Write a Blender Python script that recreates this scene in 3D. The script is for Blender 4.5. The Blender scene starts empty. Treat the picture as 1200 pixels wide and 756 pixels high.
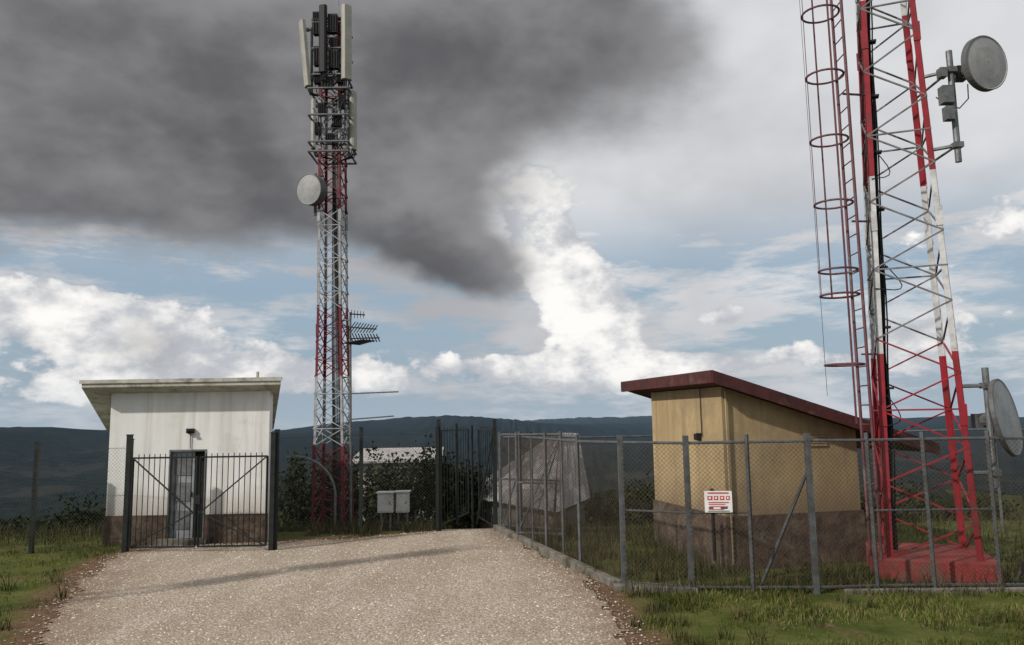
import bpy, math, random
import numpy as np
from mathutils import Vector, Matrix, noise as mn
random.seed(7); rng=np.random.default_rng(7)
scene=bpy.context.scene
scene.view_settings.view_transform='Standard'
scene.view_settings.look='None'
scene.view_settings.exposure=0
EYE=2.35
# ---------------------------------------------------------------- camera
cam=bpy.data.cameras.new("camera"); co=bpy.data.objects.new("camera",cam)
scene.collection.objects.link(co); scene.camera=co
cam.lens=27; cam.sensor_width=36; cam.clip_end=30000; cam.clip_start=0.1
co.matrix_world=Matrix.Translation((0,0,EYE))@Matrix.Rotation(math.radians(97.1),4,'X')@Matrix.Rotation(math.radians(-0.9),4,'Z')

# ---------------------------------------------------------------- node helpers
def newmat(name):
    m=bpy.data.materials.new(name); m.use_nodes=True
    nt=m.node_tree; b=nt.nodes["Principled BSDF"]
    return m,nt,b
def mat(name,c1,c2=None,rough=0.8,scale=6.0,metal=0.0,bump=0.0,bscale=40,streak=False,c3=None,spec=0.3,c3lo=.55,c3hi=.72,ground_dirt=None,drip=None):
    """noise-mottled paint / plaster / metal"""
    m,nt,b=newmat(name); N=nt.nodes; L=nt.links
    c2=c2 or tuple(v*0.75 for v in c1)
    tc=N.new("ShaderNodeTexCoord"); mp=N.new("ShaderNodeMapping")
    L.new(tc.outputs["Object"],mp.inputs[0])
    if streak: mp.inputs["Scale"].default_value=(1,1,0.22)
    n=N.new("ShaderNodeTexNoise"); n.inputs["Scale"].default_value=scale; n.inputs["Detail"].default_value=5; n.inputs["Roughness"].default_value=0.65
    L.new(mp.outputs[0],n.inputs["Vector"])
    r=N.new("ShaderNodeValToRGB"); L.new(n.outputs["Fac"],r.inputs[0])
    r.color_ramp.elements[0].position=0.33; r.color_ramp.elements[0].color=(*c2,1)
    r.color_ramp.elements[1].position=0.62; r.color_ramp.elements[1].color=(*c1,1)
    out=r.outputs[0]
    if c3:
        n3=N.new("ShaderNodeTexNoise"); n3.inputs["Scale"].default_value=scale*0.45; n3.inputs["Detail"].default_value=6; n3.inputs["Roughness"].default_value=0.75
        L.new(tc.outputs["Object"],n3.inputs["Vector"])
        r3=N.new("ShaderNodeValToRGB"); r3.color_ramp.elements[0].position=c3lo; r3.color_ramp.elements[1].position=c3hi
        L.new(n3.outputs["Fac"],r3.inputs[0])
        mx=N.new("ShaderNodeMixRGB"); L.new(r3.outputs[0],mx.inputs[0]); L.new(out,mx.inputs[1]); mx.inputs[2].default_value=(*c3,1)
        out=mx.outputs[0]
    if drip:   # rain streaks: narrow vertical stains
        md=N.new("ShaderNodeMapping"); md.inputs["Scale"].default_value=(7,7,.35); L.new(tc.outputs["Object"],md.inputs[0])
        nd=N.new("ShaderNodeTexNoise"); nd.inputs["Scale"].default_value=1; nd.inputs["Detail"].default_value=4; L.new(md.outputs[0],nd.inputs["Vector"])
        rd=N.new("ShaderNodeMapRange"); rd.inputs[1].default_value=.54; rd.inputs[2].default_value=.74; rd.inputs[4].default_value=.55; L.new(nd.outputs["Fac"],rd.inputs[0])
        mx=N.new("ShaderNodeMixRGB"); L.new(rd.outputs[0],mx.inputs[0]); L.new(out,mx.inputs[1]); mx.inputs[2].default_value=(*drip,1); out=mx.outputs[0]
    if ground_dirt:
        zl,zh,cd=ground_dirt
        s=N.new("ShaderNodeSeparateXYZ"); L.new(tc.outputs["Object"],s.inputs[0])
        ad=N.new("ShaderNodeMath"); ad.operation='MULTIPLY_ADD'; L.new(n.outputs["Fac"],ad.inputs[0]); ad.inputs[1].default_value=(zh-zl)*1.2; L.new(s.outputs[2],ad.inputs[2])
        mr=N.new("ShaderNodeMapRange"); mr.inputs[1].default_value=zl+(zh-zl)*.6; mr.inputs[2].default_value=zh+(zh-zl)*.6; mr.inputs[3].default_value=.75; mr.inputs[4].default_value=0
        L.new(ad.outputs[0],mr.inputs[0])
        mx=N.new("ShaderNodeMixRGB"); L.new(mr.outputs[0],mx.inputs[0]); L.new(out,mx.inputs[1]); mx.inputs[2].default_value=(*cd,1); out=mx.outputs[0]
    L.new(out,b.inputs["Base Color"])
    b.inputs["Roughness"].default_value=rough; b.inputs["Metallic"].default_value=metal
    b.inputs["Specular IOR Level"].default_value=spec
    if bump>0:
        nb=N.new("ShaderNodeTexNoise"); nb.inputs["Scale"].default_value=bscale; nb.inputs["Detail"].default_value=4
        L.new(tc.outputs["Object"],nb.inputs["Vector"])
        bp=N.new("ShaderNodeBump"); bp.inputs["Strength"].default_value=bump; bp.inputs["Distance"].default_value=0.02
        L.new(nb.outputs["Fac"],bp.inputs["Height"]); L.new(bp.outputs[0],b.inputs["Normal"])
    return m

# ---------------------------------------------------------------- mesh builder
class MB:
    def __init__(s): s.v=[]; s.f=[]; s.m=[]
    def add(s,vs,fs,mi=0):
        o=len(s.v); s.v+= [tuple(v) for v in vs]; s.f+=[tuple(o+i for i in f) for f in fs]; s.m+=[mi]*len(fs)
    def box(s,c,size,mi=0,R=None):
        hx,hy,hz=[a/2 for a in size]; c=Vector(c)
        vs=[Vector((x,y,z)) for x in(-hx,hx) for y in(-hy,hy) for z in(-hz,hz)]
        if R is not None: vs=[R@v for v in vs]
        s.add([v+c for v in vs],[(0,1,3,2),(4,6,7,5),(0,4,5,1),(2,3,7,6),(0,2,6,4),(1,5,7,3)],mi)
    def tube(s,p,q,r,n=6,mi=0,r2=None,cap=True):
        p=Vector(p);q=Vector(q);d=(q-p)
        if d.length<1e-6:return
        d.normalize(); a=d.orthogonal().normalized() if abs(d.z)>0.99 else d.cross(Vector((0,0,1))).normalized(); b=d.cross(a)
        r2=r if r2 is None else r2
        vs=[];ph=math.pi/n
        for (c,rr) in((p,r),(q,r2)):
            for i in range(n):
                t=2*math.pi*i/n+ph; vs.append(c+a*(math.cos(t)*rr)+b*(math.sin(t)*rr))
        fs=[(i,(i+1)%n,n+(i+1)%n,n+i) for i in range(n)]
        if cap: fs+=[tuple(range(n))[::-1],tuple(range(n,2*n))]
        s.add(vs,fs,mi)
    def wire(s,p,q,r,mi=0,seg=.22):
        p=Vector(p);q=Vector(q); k=max(1,int((q-p).length/seg))
        for i in range(k): s.tube(p.lerp(q,i/k),p.lerp(q,(i+1)/k),r,3,mi,cap=False)
    def path(s,pts,r,n=6,mi=0):
        for a,b in zip(pts[:-1],pts[1:]): s.tube(a,b,r,n,mi)
    def angle(s,p,q,w,dirs,mi=0,t=0.008):
        p=Vector(p);q=Vector(q)
        for k,d in enumerate(dirs):
            d=Vector(d).normalized(); o=Vector(dirs[1-k]).normalized()*t
            vs=[p,p+d*w,p+d*w+o,p+o,q,q+d*w,q+d*w+o,q+o]
            s.add(vs,[(0,3,2,1),(4,5,6,7),(0,1,5,4),(1,2,6,5),(2,3,7,6),(3,0,4,7)],mi)
    def prism(s,poly,z0,z1,mi=0):
        n=len(poly)
        a=z0 if hasattr(z0,'__len__') else [z0]*n; b=z1 if hasattr(z1,'__len__') else [z1]*n
        vs=[(x,y,a[i]) for i,(x,y) in enumerate(poly)]+[(x,y,b[i]) for i,(x,y) in enumerate(poly)]
        s.add(vs,[tuple(range(n))[::-1],tuple(range(n,2*n))]+[(i,(i+1)%n,n+(i+1)%n,n+i) for i in range(n)],mi)
    def obj(s,name,mats,parent=None,smooth=False,bevel=0,shear=None):
        if shear:
            s.v=[(x+shear[0]*(z-shear[1]),y,z) for x,y,z in s.v]
        me=bpy.data.meshes.new(name); me.from_pydata(s.v,[],s.f); 
        for m in mats: me.materials.append(m)
        me.polygons.foreach_set("material_index",s.m)
        if smooth: me.polygons.foreach_set("use_smooth",[True]*len(s.f))
        me.update(); o=bpy.data.objects.new(name,me); scene.collection.objects.link(o)
        if parent: o.parent=parent
        if bevel:
            md=o.modifiers.new("bevel",'BEVEL'); md.width=bevel; md.segments=2
        return o
def empty(name,loc=(0,0,0)):
    e=bpy.data.objects.new(name,None); scene.collection.objects.link(e); e.empty_display_size=0.3
    return e

# ---------------------------------------------------------------- terrain height
def sm(a,b,x):
    t=min(1,max(0,(x-a)/(b-a))); return t*t*(3-2*t)
def H(x,y):
    z=0.72*(1-sm(0,8,y))
    d=max(0,y-16)
    sx=max(0,abs(x)-14); d2=max(0,-y-25)
    dd=d+0.6*sx+d2
    if dd>0:
        if dd<14: f=0.05*dd**1.6
        else: f=0.05*14**1.6+ (dd-14)*0.36
        lim=95
        f=lim*(1-math.exp(-f/lim))
        z-=f
    R=math.hypot(x,y)
    if R>120:
        k=sm(120,600,R)
        n=mn.fractal(Vector((x/900,y/900,3.1)),1.0,2.1,6)
        z+=k*n*26
        az=math.degrees(math.atan2(x,y))
        def ridge(az0,w,dist,dw,h):
            return h*math.exp(-((az-az0)/w)**2-((R-dist)/dw)**2)
        if y>0:
            nn=0.5+0.5*mn.fractal(Vector((az*0.12,R/2500,9)),1.0,2.0,4)
            z+=ridge(-6,12,3600,900,112)*(0.8+0.25*nn)
            z+=ridge(-34,17,2600,800,98)*(0.8+0.25*nn)
            z+=ridge(8,20,5600,1200,88)*(0.8+0.25*nn)
            z+=ridge(-14,9,1100,300,38)
            z+=ridge(-30,8,700,200,30)
            z+=ridge(30,16,4200,900,60)*(0.8+0.3*nn)
            if R>350: z+=6*mn.noise(Vector((az*1.7,R/260,1)))*sm(350,900,R)+3*mn.noise(Vector((az*5,R/120,1)))*sm(350,900,R)
    if R<60: z+=0.03*mn.noise(Vector((x*0.5,y*0.5,0)))*(1 if y>7 else 0.6)
    return z

road=[(-5.1,8.3),(-5.9,10.2),(-6.7,12.3),(-7.15,14.0),(-7.1,15.35),(-4.45,15.6),(-2.9,16.0),(-1.75,16.9),(-1.55,19),(-1.2,24),(0.1,24),(-0.35,19),(-0.35,16.9),(0.3,14.6),(1.0,12.2),(1.15,10.7),(1.2,9.6),(1.3,8.3),(1.6,5),(1.9,0),(2.0,-20),(-4.0,-20),(-4.2,0),(-4.6,5)]
RP=np.array(road)
def road_sd(P):
    P=np.asarray(P,float); n=len(RP); d=np.full(len(P),1e9); ins=np.zeros(len(P),bool)
    for i in range(n):
        a=RP[i]; b=RP[(i+1)%n]; e=b-a; w=P-a
        t=np.clip((w@e)/(e@e),0,1); dist=np.hypot(*(w-t[:,None]*e).T); d=np.minimum(d,dist)
        c=((a[1]>P[:,1])!=(b[1]>P[:,1]))
        with np.errstate(divide='ignore',invalid='ignore'):
            xx=(b[0]-a[0])*(P[:,1]-a[1])/(b[1]-a[1])+a[0]
        ins^= c&(P[:,0]<xx)
    return np.where(ins,-d,d)

# ---------------------------------------------------------------- materials
m_ground,nt,b=newmat("grass_and_soil"); N=nt.nodes;L=nt.links
geo=N.new("ShaderNodeNewGeometry"); at=N.new("ShaderNodeAttribute"); at.attribute_name="sd"
def noise_node(sc,det=6,ro=0.6,vec=None):
    n=N.new("ShaderNodeTexNoise"); n.inputs["Scale"].default_value=sc; n.inputs["Detail"].default_value=det; n.inputs["Roughness"].default_value=ro
    L.new(vec or geo.outputs["Position"],n.inputs["Vector"]); return n
def ramp(inp,els):
    r=N.new("ShaderNodeValToRGB"); L.new(inp,r.inputs[0])
    while len(r.color_ramp.elements)<len(els): r.color_ramp.elements.new(0.5)
    for e,(p,c) in zip(r.color_ramp.elements,els): e.position=p; e.color=(*c,1)
    return r
def mix(f,a,bb,typ='MIX'):
    x=N.new("ShaderNodeMixRGB"); x.blend_type=typ
    for i,v in enumerate((f,a,bb)):
        if hasattr(v,'links') : L.new(v,x.inputs[i])
        elif isinstance(v,(int,float)): x.inputs[i].default_value=v
        else: x.inputs[i].default_value=(*v,1)
    return x.outputs[0]
def math_(op,a,bb=0.0,c=None):
    x=N.new("ShaderNodeMath"); x.operation=op
    for i,v in enumerate((a,bb,c)):
        if v is None: continue
        if hasattr(v,'links'): L.new(v,x.inputs[i])
        else: x.inputs[i].default_value=v
    return x.outputs[0]
g1=ramp(noise_node(1.3,5,0.7).outputs[0],[(0.3,(0.04,0.05,0.012)),(0.5,(0.08,0.095,0.025)),(0.7,(0.14,0.125,0.045))]).outputs[0]
soil=ramp(noise_node(9,5,0.7).outputs[0],[(0.3,(0.07,0.042,0.025)),(0.7,(0.2,0.13,0.08))]).outputs[0]
n16=noise_node(1.6,4,0.7).outputs[0]
sdn=math_('ADD',at.outputs["Fac"],math_('MULTIPLY',math_('SUBTRACT',n16,0.5),1.2))
soilmask=N.new("ShaderNodeMapRange"); soilmask.inputs[1].default_value=0.18; soilmask.inputs[2].default_value=0.6; soilmask.inputs[3].default_value=1; soilmask.inputs[4].default_value=0
L.new(sdn,soilmask.inputs[0])
patch=ramp(n16,[(0.57,(0,0,0)),(0.66,(0.8,0.8,0.8))]).outputs[0]
near=mix(math_('MAXIMUM',soilmask.outputs[0],patch),g1,soil)
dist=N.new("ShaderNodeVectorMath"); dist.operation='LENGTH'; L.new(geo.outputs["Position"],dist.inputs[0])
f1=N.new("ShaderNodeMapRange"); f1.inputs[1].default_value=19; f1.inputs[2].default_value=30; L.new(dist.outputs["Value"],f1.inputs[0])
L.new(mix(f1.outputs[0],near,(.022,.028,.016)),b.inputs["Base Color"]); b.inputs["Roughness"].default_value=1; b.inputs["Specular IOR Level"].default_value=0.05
bp=N.new("ShaderNodeBump"); bp.inputs["Strength"].default_value=0.7; bp.inputs["Distance"].default_value=0.04
L.new(noise_node(14,4,0.75).outputs[0],bp.inputs["Height"]); L.new(bp.outputs[0],b.inputs["Normal"])
# far country : dark woods, a few paler clearings; distance haze painted into the colour
m_far,nt,b=newmat("wooded_country"); N=nt.nodes;L=nt.links
geo=N.new("ShaderNodeNewGeometry")
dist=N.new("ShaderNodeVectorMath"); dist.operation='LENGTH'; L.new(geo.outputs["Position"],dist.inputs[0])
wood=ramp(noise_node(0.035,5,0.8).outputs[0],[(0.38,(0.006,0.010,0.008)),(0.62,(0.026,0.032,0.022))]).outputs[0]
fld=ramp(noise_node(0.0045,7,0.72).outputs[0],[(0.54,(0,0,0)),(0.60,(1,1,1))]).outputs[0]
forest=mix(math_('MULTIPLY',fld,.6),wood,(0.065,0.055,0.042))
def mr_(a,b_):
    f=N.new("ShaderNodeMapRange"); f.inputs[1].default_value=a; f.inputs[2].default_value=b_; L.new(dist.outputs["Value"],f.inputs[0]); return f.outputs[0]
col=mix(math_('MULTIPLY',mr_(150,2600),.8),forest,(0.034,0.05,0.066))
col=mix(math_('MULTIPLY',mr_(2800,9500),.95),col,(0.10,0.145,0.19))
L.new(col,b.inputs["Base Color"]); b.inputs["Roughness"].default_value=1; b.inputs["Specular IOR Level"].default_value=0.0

m_road,nt,b=newmat("gravel"); N=nt.nodes;L=nt.links
geo=N.new("ShaderNodeNewGeometry"); at=N.new("ShaderNodeAttribute"); at.attribute_name="sd"
vo=N.new("ShaderNodeTexVoronoi"); vo.inputs["Scale"].default_value=36; L.new(geo.outputs["Position"],vo.inputs["Vector"])
sep=N.new("ShaderNodeSeparateColor"); L.new(vo.outputs["Color"],sep.inputs[0])
st=ramp(sep.outputs[0],[(0,(0.35,0.285,0.22)),(0.5,(0.54,0.46,0.375)),(1,(0.74,0.67,0.58))]).outputs[0]
mpr=N.new("ShaderNodeMapping"); mpr.inputs["Rotation"].default_value=(0,0,math.radians(9)); mpr.inputs["Scale"].default_value=(1.5,.16,1); L.new(geo.outputs["Position"],mpr.inputs[0])
trk=ramp(noise_node(1.0,4,0.55,mpr.outputs[0]).outputs[0],[(0.42,(0,0,0)),(0.58,(1,1,1))]).outputs[0]
dirt=ramp(noise_node(0.7,6,0.7).outputs[0],[(0.42,(0,0,0)),(0.64,(1,1,1))]).outputs[0]
c=mix(math_('MULTIPLY',math_('MULTIPLY_ADD',dirt,.5,math_('MULTIPLY',trk,.5)),0.65),st,(0.29,0.225,0.165))
c=mix(math_('MULTIPLY',vo.outputs["Distance"],.9),c,(0.22,0.17,0.125))
ed=N.new("ShaderNodeMapRange"); ed.inputs[1].default_value=-0.8; ed.inputs[2].default_value=0.1
L.new(math_('ADD',at.outputs["Fac"],math_('MULTIPLY',math_('SUBTRACT',noise_node(2.2,4,0.7).outputs[0],0.5),1.3)),ed.inputs[0])
c=mix(math_('MULTIPLY',ed.outputs[0],0.8),c,(0.17,0.11,0.07))
L.new(c,b.inputs["Base Color"]); b.inputs["Roughness"].default_value=0.95; b.inputs["Specular IOR Level"].default_value=0.1
bp=N.new("ShaderNodeBump"); bp.inputs["Strength"].default_value=0.8; bp.inputs["Distance"].default_value=0.014; bp.invert=True
hh=math_('ADD',vo.outputs["Distance"],math_('MULTIPLY',noise_node(3,4,0.6).outputs[0],-1.2))
L.new(hh,bp.inputs["Height"]); L.new(bp.outputs[0],b.inputs["Normal"])

def island_mat(name,cols,rough=0.9,lo=.55):
    m,nt,b=newmat(name); n=nt.nodes
    g=n.new("ShaderNodeNewGeometry"); r=n.new("ShaderNodeValToRGB"); nt.links.new(g.outputs["Random Per Island"],r.inputs[0])
    while len(r.color_ramp.elements)<len(cols): r.color_ramp.elements.new(0.5)
    for i,(e,c) in enumerate(zip(r.color_ramp.elements,cols)): e.position=i/(len(cols)-1); e.color=(*c,1)
    n2=n.new("ShaderNodeTexNoise"); n2.inputs["Scale"].default_value=0.8; n2.inputs["Detail"].default_value=3
    nt.links.new(g.outputs["Position"],n2.inputs["Vector"])
    r2=n.new("ShaderNodeValToRGB"); r2.color_ramp.elements[0].position=0.33; r2.color_ramp.elements[0].color=(lo,lo,lo*.92,1); r2.color_ramp.elements[1].position=0.62
    nt.links.new(n2.outputs[0],r2.inputs[0])
    mx=n.new("ShaderNodeMixRGB"); mx.blend_type='MULTIPLY'; mx.inputs[0].default_value=1
    nt.links.new(r.outputs[0],mx.inputs[1]); nt.links.new(r2.outputs[0],mx.inputs[2])
    nt.links.new(mx.outputs[0],b.inputs["Base Color"]); b.inputs["Roughness"].default_value=rough; b.inputs["Specular IOR Level"].default_value=0.1
    return m
m_stone=island_mat("gravel_stones",[(0.28,0.22,0.17),(0.46,0.385,0.31),(0.6,0.525,0.44),(0.8,0.74,0.66)],lo=.75)
m_grass=island_mat("grass_blades",[(0.055,0.078,0.014),(0.095,0.125,0.026),(0.15,0.165,0.042),(0.26,0.22,0.10)],lo=.45)
m_weed=island_mat("dry_weeds",[(0.022,0.034,0.011),(0.042,0.055,0.017),(0.09,0.082,0.035),(0.18,0.14,0.075)])
m_leaf=island_mat("leaves_dark",[(0.008,0.014,0.006),(0.015,0.024,0.010),(0.028,0.038,0.015),(0.06,0.062,0.026)])
m_white=mat("whitewash_plaster",(0.78,0.78,0.76),(0.66,0.66,0.63),0.9,2.2,bump=0.3,bscale=60,streak=True,c3=(0.5,0.49,0.45),c3lo=.55,c3hi=.78,ground_dirt=(.5,1.15,(.36,.31,.26)),drip=(.5,.48,.43))
m_roofw=mat("painted_concrete_roof",(0.52,0.51,0.45),(0.34,0.33,0.28),0.9,4,bump=0.3,c3=(0.17,0.155,0.125),c3lo=.5,c3hi=.68)
m_yellow=mat("ochre_plaster",(0.45,0.335,0.185),(0.33,0.24,0.125),0.9,1.8,bump=0.35,bscale=70,streak=True,c3=(0.24,0.18,0.11),c3lo=.45,c3hi=.7,ground_dirt=(.75,1.35,(.15,.11,.075)),drip=(.2,.15,.1))
m_plinth=mat("brown_plinth_stone",(0.105,0.07,0.05),(0.04,0.03,0.024),0.9,6,bump=0.6,bscale=20,c3=(.17,.135,.1),c3lo=.5,c3hi=.7)
m_redroof=mat("maroon_fascia",(0.09,0.026,0.024),(0.045,0.02,0.019),0.7,5,bump=0.2,c3=(0.13,0.08,0.065))
m_red=mat("red_tower_paint",(0.30,0.019,0.03),(0.18,0.016,0.022),0.55,5,c3=(0.14,0.04,0.035))
m_wht=mat("white_tower_paint",(0.6,0.6,0.61),(0.4,0.4,0.4),0.55,5,c3=(0.24,0.21,0.19))
m_redd=mat("backlit_red_tower_paint",(0.18,0.022,0.032),(0.10,0.015,0.02),0.6,5,c3=(0.08,0.035,0.03))  # darker copy of the red: silhouette against bright sky painted in
m_whtd=mat("backlit_white_tower_paint",(0.4,0.41,0.42),(0.22,0.225,0.23),0.6,5,c3=(0.14,0.125,0.12))  # white paint with the backlit silhouette's darkness mixed into its colour
m_brg=mat("backlit_dark_bracing",(0.2,0.19,0.195),(0.10,0.095,0.095),0.6,5,c3=(0.17,0.06,0.055))  # pale bracing seen backlit; that shade is put into the colour
m_galv=mat("galvanised_steel",(0.19,0.2,0.205),(0.10,0.105,0.105),0.5,8,metal=0.3,c3=(0.11,0.08,0.055))
m_gpost=mat("fence_post_grey",(0.105,0.112,0.115),(0.055,0.058,0.058),0.6,8,c3=(0.09,0.055,0.035))
m_cab=mat("cabinet_white",(0.6,0.61,0.6),(0.47,0.47,0.46),0.5,5,c3=(.36,.33,.3))
m_dark=mat("dark_green_steel",(0.018,0.024,0.022),(0.01,0.012,0.011),0.5,6)
m_black=mat("black_rubber",(0.015,0.015,0.016),(0.01,0.01,0.01),0.6)
m_panel=mat("antenna_radome",(0.36,0.35,0.3),(0.27,0.265,0.23),0.5,3)
m_dish=mat("dish_grey",(0.36,0.36,0.36),(0.27,0.27,0.27),0.5,3,c3=(.2,.19,.17))
m_dback=mat("dish_shroud_dark",(0.12,0.12,0.125),(0.07,0.07,0.07),0.5,4)
m_rust=mat("rusty_mesh_wire",(0.085,0.07,0.055),(0.045,0.035,0.028),0.8,5)
m_wire=mat("wire_grey",(0.10,0.10,0.095),(0.06,0.06,0.056),0.7,5)
m_conc=mat("concrete",(0.2,0.18,0.155),(0.10,0.088,0.07),0.95,5,bump=0.5,bscale=30,c3=(0.055,0.055,0.033),c3lo=.48,c3hi=.62)
m_doorg=mat("door_grey_paint",(0.3,0.32,0.33),(0.2,0.21,0.22),0.5,4,c3=(.14,.1,.07))
m_int=mat("dark_interior",(0.02,0.02,0.02),(0.012,0.012,0.012),0.9)
m_signw=mat("sign_white",(0.78,0.78,0.76),(0.66,0.66,0.64),0.4)
m_signr=mat("sign_red",(0.6,0.03,0.03),(0.5,0.03,0.03),0.4)
m_shed=mat("grey_corrugated_sheet",(0.27,0.25,0.245),(0.14,0.13,0.128),0.7,2,bump=0.2,c3=(0.36,0.34,0.33),streak=True)
m_shed2=mat("pale_corrugated_sheet",(.42,.395,.385),(.28,.262,.255),.6,3,c3=(.17,.15,.14))
m_bark=mat("bark",(0.08,0.06,0.04),(0.04,0.03,0.02),0.9)

# ---------------------------------------------------------------- ground sheet
def grid_mesh(name,X,Y,mats_,zoff=0,keep=None,split=None):
    nx,ny=len(X),len(Y)
    gx,gy=np.meshgrid(X,Y); P=np.stack([gx.ravel(),gy.ravel()],1)
    z=np.array([H(x,y) for x,y in P])+zoff
    V=np.column_stack([P,z]); sd=road_sd(P)
    i=np.arange((ny-1)*(nx-1)); r=i//(nx-1); c=i%(nx-1); a=r*nx+c
    F=np.stack([a,a+1,a+nx+1,a+nx],1)
    if keep is not None:
        k=keep(P,sd); F=F[k[F].all(1)]
        used=np.unique(F); mp=np.full(len(V),-1); mp[used]=np.arange(len(used)); V=V[used]; sd=sd[used]; F=mp[F]
    me=bpy.data.meshes.new(name); me.from_pydata(V.tolist(),[],F.tolist())
    for m in mats_: me.materials.append(m)
    if split:
        me.polygons.foreach_set("material_index",(np.hypot(V[F[:,0],0],V[F[:,0],1])>split).astype(np.int32))
    me.polygons.foreach_set("use_smooth",[True]*len(F))
    at=me.attributes.new("sd",'FLOAT','POINT'); at.data.foreach_set("value",np.clip(sd,-10,10).astype(np.float32))
    o=bpy.data.objects.new(name,me); scene.collection.objects.link(o); return o
u=np.linspace(-1,1,431)
X=12*np.sinh(7.3*u); Y=12+12*np.sinh(7.3*u)
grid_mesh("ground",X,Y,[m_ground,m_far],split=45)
def kp(P,sd):
    n=np.array([mn.noise(Vector((x*1.3,y*1.3,5)))*0.22+mn.noise(Vector((x*6,y*6,5)))*0.1 for x,y in P])
    return sd+n<0.0
grid_mesh("gravel_road",np.arange(-7.6,2.2,0.09),np.arange(3,24,0.09),[m_road],0.014,kp)
grid_mesh("gravel_road.001",np.arange(-7.6,2.2,0.3),np.arange(-20,3.05,0.3),[m_road],0.014,kp)

def tri_mesh(name,V,F,m):
    me=bpy.data.meshes.new(name); me.from_pydata(V.tolist(),[],F.tolist()); me.materials.append(m)
    o=bpy.data.objects.new(name,me); scene.collection.objects.link(o); return o
n=60000
P=np.column_stack([rng.uniform(-7.6,2.2,n),7.2+(17.5-7.2)*rng.random(n)**1.25])
sd=road_sd(P); P=P[(sd<rng.normal(0.0,0.16,n)-0.02)]
n=len(P); z=np.array([H(x,y) for x,y in P])+0.012
s=0.005+0.014*rng.random(n)**3
ang=rng.random(n)*6.28
octv=np.array([[1,0,0],[0,1,0],[-1,0,0],[0,-1,0],[0,0,.6],[0,0,-.5]],float)
V=octv[None]*(1+0.5*(rng.random((n,6,1))-.5))*s[:,None,None]
V[:,:,0]*=1+0.6*rng.random((n,1))
ca,sa=np.cos(ang)[:,None],np.sin(ang)[:,None]
x=V[:,:,0]*ca-V[:,:,1]*sa; y=V[:,:,0]*sa+V[:,:,1]*ca
V=np.stack([x+P[:,0:1],y+P[:,1:2],V[:,:,2]+z[:,None]],2).reshape(-1,3)
f=np.array([[0,1,4],[1,2,4],[2,3,4],[3,0,4],[1,0,5],[2,1,5],[3,2,5],[0,3,5]])
F=(f[None]+6*np.arange(n)[:,None,None]).reshape(-1,3)
tri_mesh("gravel_stones",V,F,m_stone)

def blades(name,P,h,w,m,lean=0.5):
    n=len(P); z=np.array([H(x,y) for x,y in P])
    a=rng.random(n)*6.28; la=rng.random(n)*6.28; l=h*lean*rng.random(n)
    dx,dy=np.cos(a)*w/2,np.sin(a)*w/2
    lx,ly=np.cos(la)*l,np.sin(la)*l
    b0=np.stack([P[:,0]-dx,P[:,1]-dy,z-.01],1); b1=np.stack([P[:,0]+dx,P[:,1]+dy,z-.01],1)
    m1=np.stack([P[:,0]+dx*.7+lx*.35,P[:,1]+dy*.7+ly*.35,z+h*.55],1); m0=np.stack([P[:,0]-dx*.7+lx*.35,P[:,1]-dy*.7+ly*.35,z+h*.55],1)
    t=np.stack([P[:,0]+lx,P[:,1]+ly,z+h],1)
    V=np.stack([b0,b1,m1,m0,t],1).reshape(-1,3)
    o=5*np.arange(n)[:,None]
    fs=[tuple(q) for q in (o+np.array([[0,1,2,3]])).tolist()]+[tuple(q) for q in (o+np.array([[3,2,4]])).tolist()]
    me=bpy.data.meshes.new(name); me.from_pydata(V.tolist(),[],fs); me.materials.append(m)
    ob=bpy.data.objects.new(name,me); scene.collection.objects.link(ob); return ob
def scatter(n,x0,x1,y0,y1,dens):
    P=np.column_stack([rng.uniform(x0,x1,n),rng.uniform(y0,y1,n)])
    nz=np.array([mn.fractal(Vector((x*1.1,y*1.1,2)),1,2,4) for x,y in P])
    sd=road_sd(P)
    k=(sd>0.15+0.35*rng.random(n)-nz*0.5)&(rng.random(n)<dens+nz*1.3)
    return P[k],nz[k]
A,na=scatter(85000,0.9,9.5,7.3,11.2,0.58)
B,nb=scatter(40000,-13,-4.8,7.6,17.5,0.55)
C,nc=scatter(22000,-12,7.5,11.2,21,0.5)
P=np.vstack([A,B,C]); nz=np.concatenate([na,nb,nc])
h=(0.018+0.06*rng.random(len(P))**1.8)*(1+nz*1.2).clip(.5,2.2)
blades("grass",P,h,0.007+0.006*rng.random(len(P)),m_grass,0.9)
W=[]
for (x0,x1,y0,y1,k) in [(0.4,3.4,11.3,16.5,7500),(-0.2,1.2,13,18,2400),(-4.4,-1.8,16.0,18.5,3000),(-16,-8.2,15.5,20,6000),(3.4,5.2,10.9,11.9,900),(1.4,7.5,10.3,10.8,1500),(-8.0,-4.6,15.2,15.5,300),(-6,-1.5,18.5,22,6000),(6.9,9,10.5,13,2200),(7,18,13,20,6000)]:
    q=np.column_stack([rng.uniform(x0,x1,k),rng.uniform(y0,y1,k)])
    nz=np.array([mn.noise(Vector((x*1.7,y*1.7,8))) for x,y in q]); q=q[(nz>-0.15)&(road_sd(q)>0.1)]; W.append(q)
# isolated tufts on the foreground verge and at the gravel edge
for i in range(60):
    cx_,cy_=(random.uniform(1.3,8.5),random.uniform(8,10.3)) if i%3 else (random.uniform(-8,-5),random.uniform(9,14))
    W.append(np.column_stack([rng.normal(cx_,.06,26),rng.normal(cy_,.06,26)]))
W=np.vstack(W); W=W[road_sd(W)>0.02]
hw=0.06+0.32*rng.random(len(W))**2.4; hw[W[:,1]<10.3]=np.minimum(hw[W[:,1]<10.3],.15)
blades("tall_weeds",W,hw,0.012+0*W[:,0],m_weed,0.7)

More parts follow.
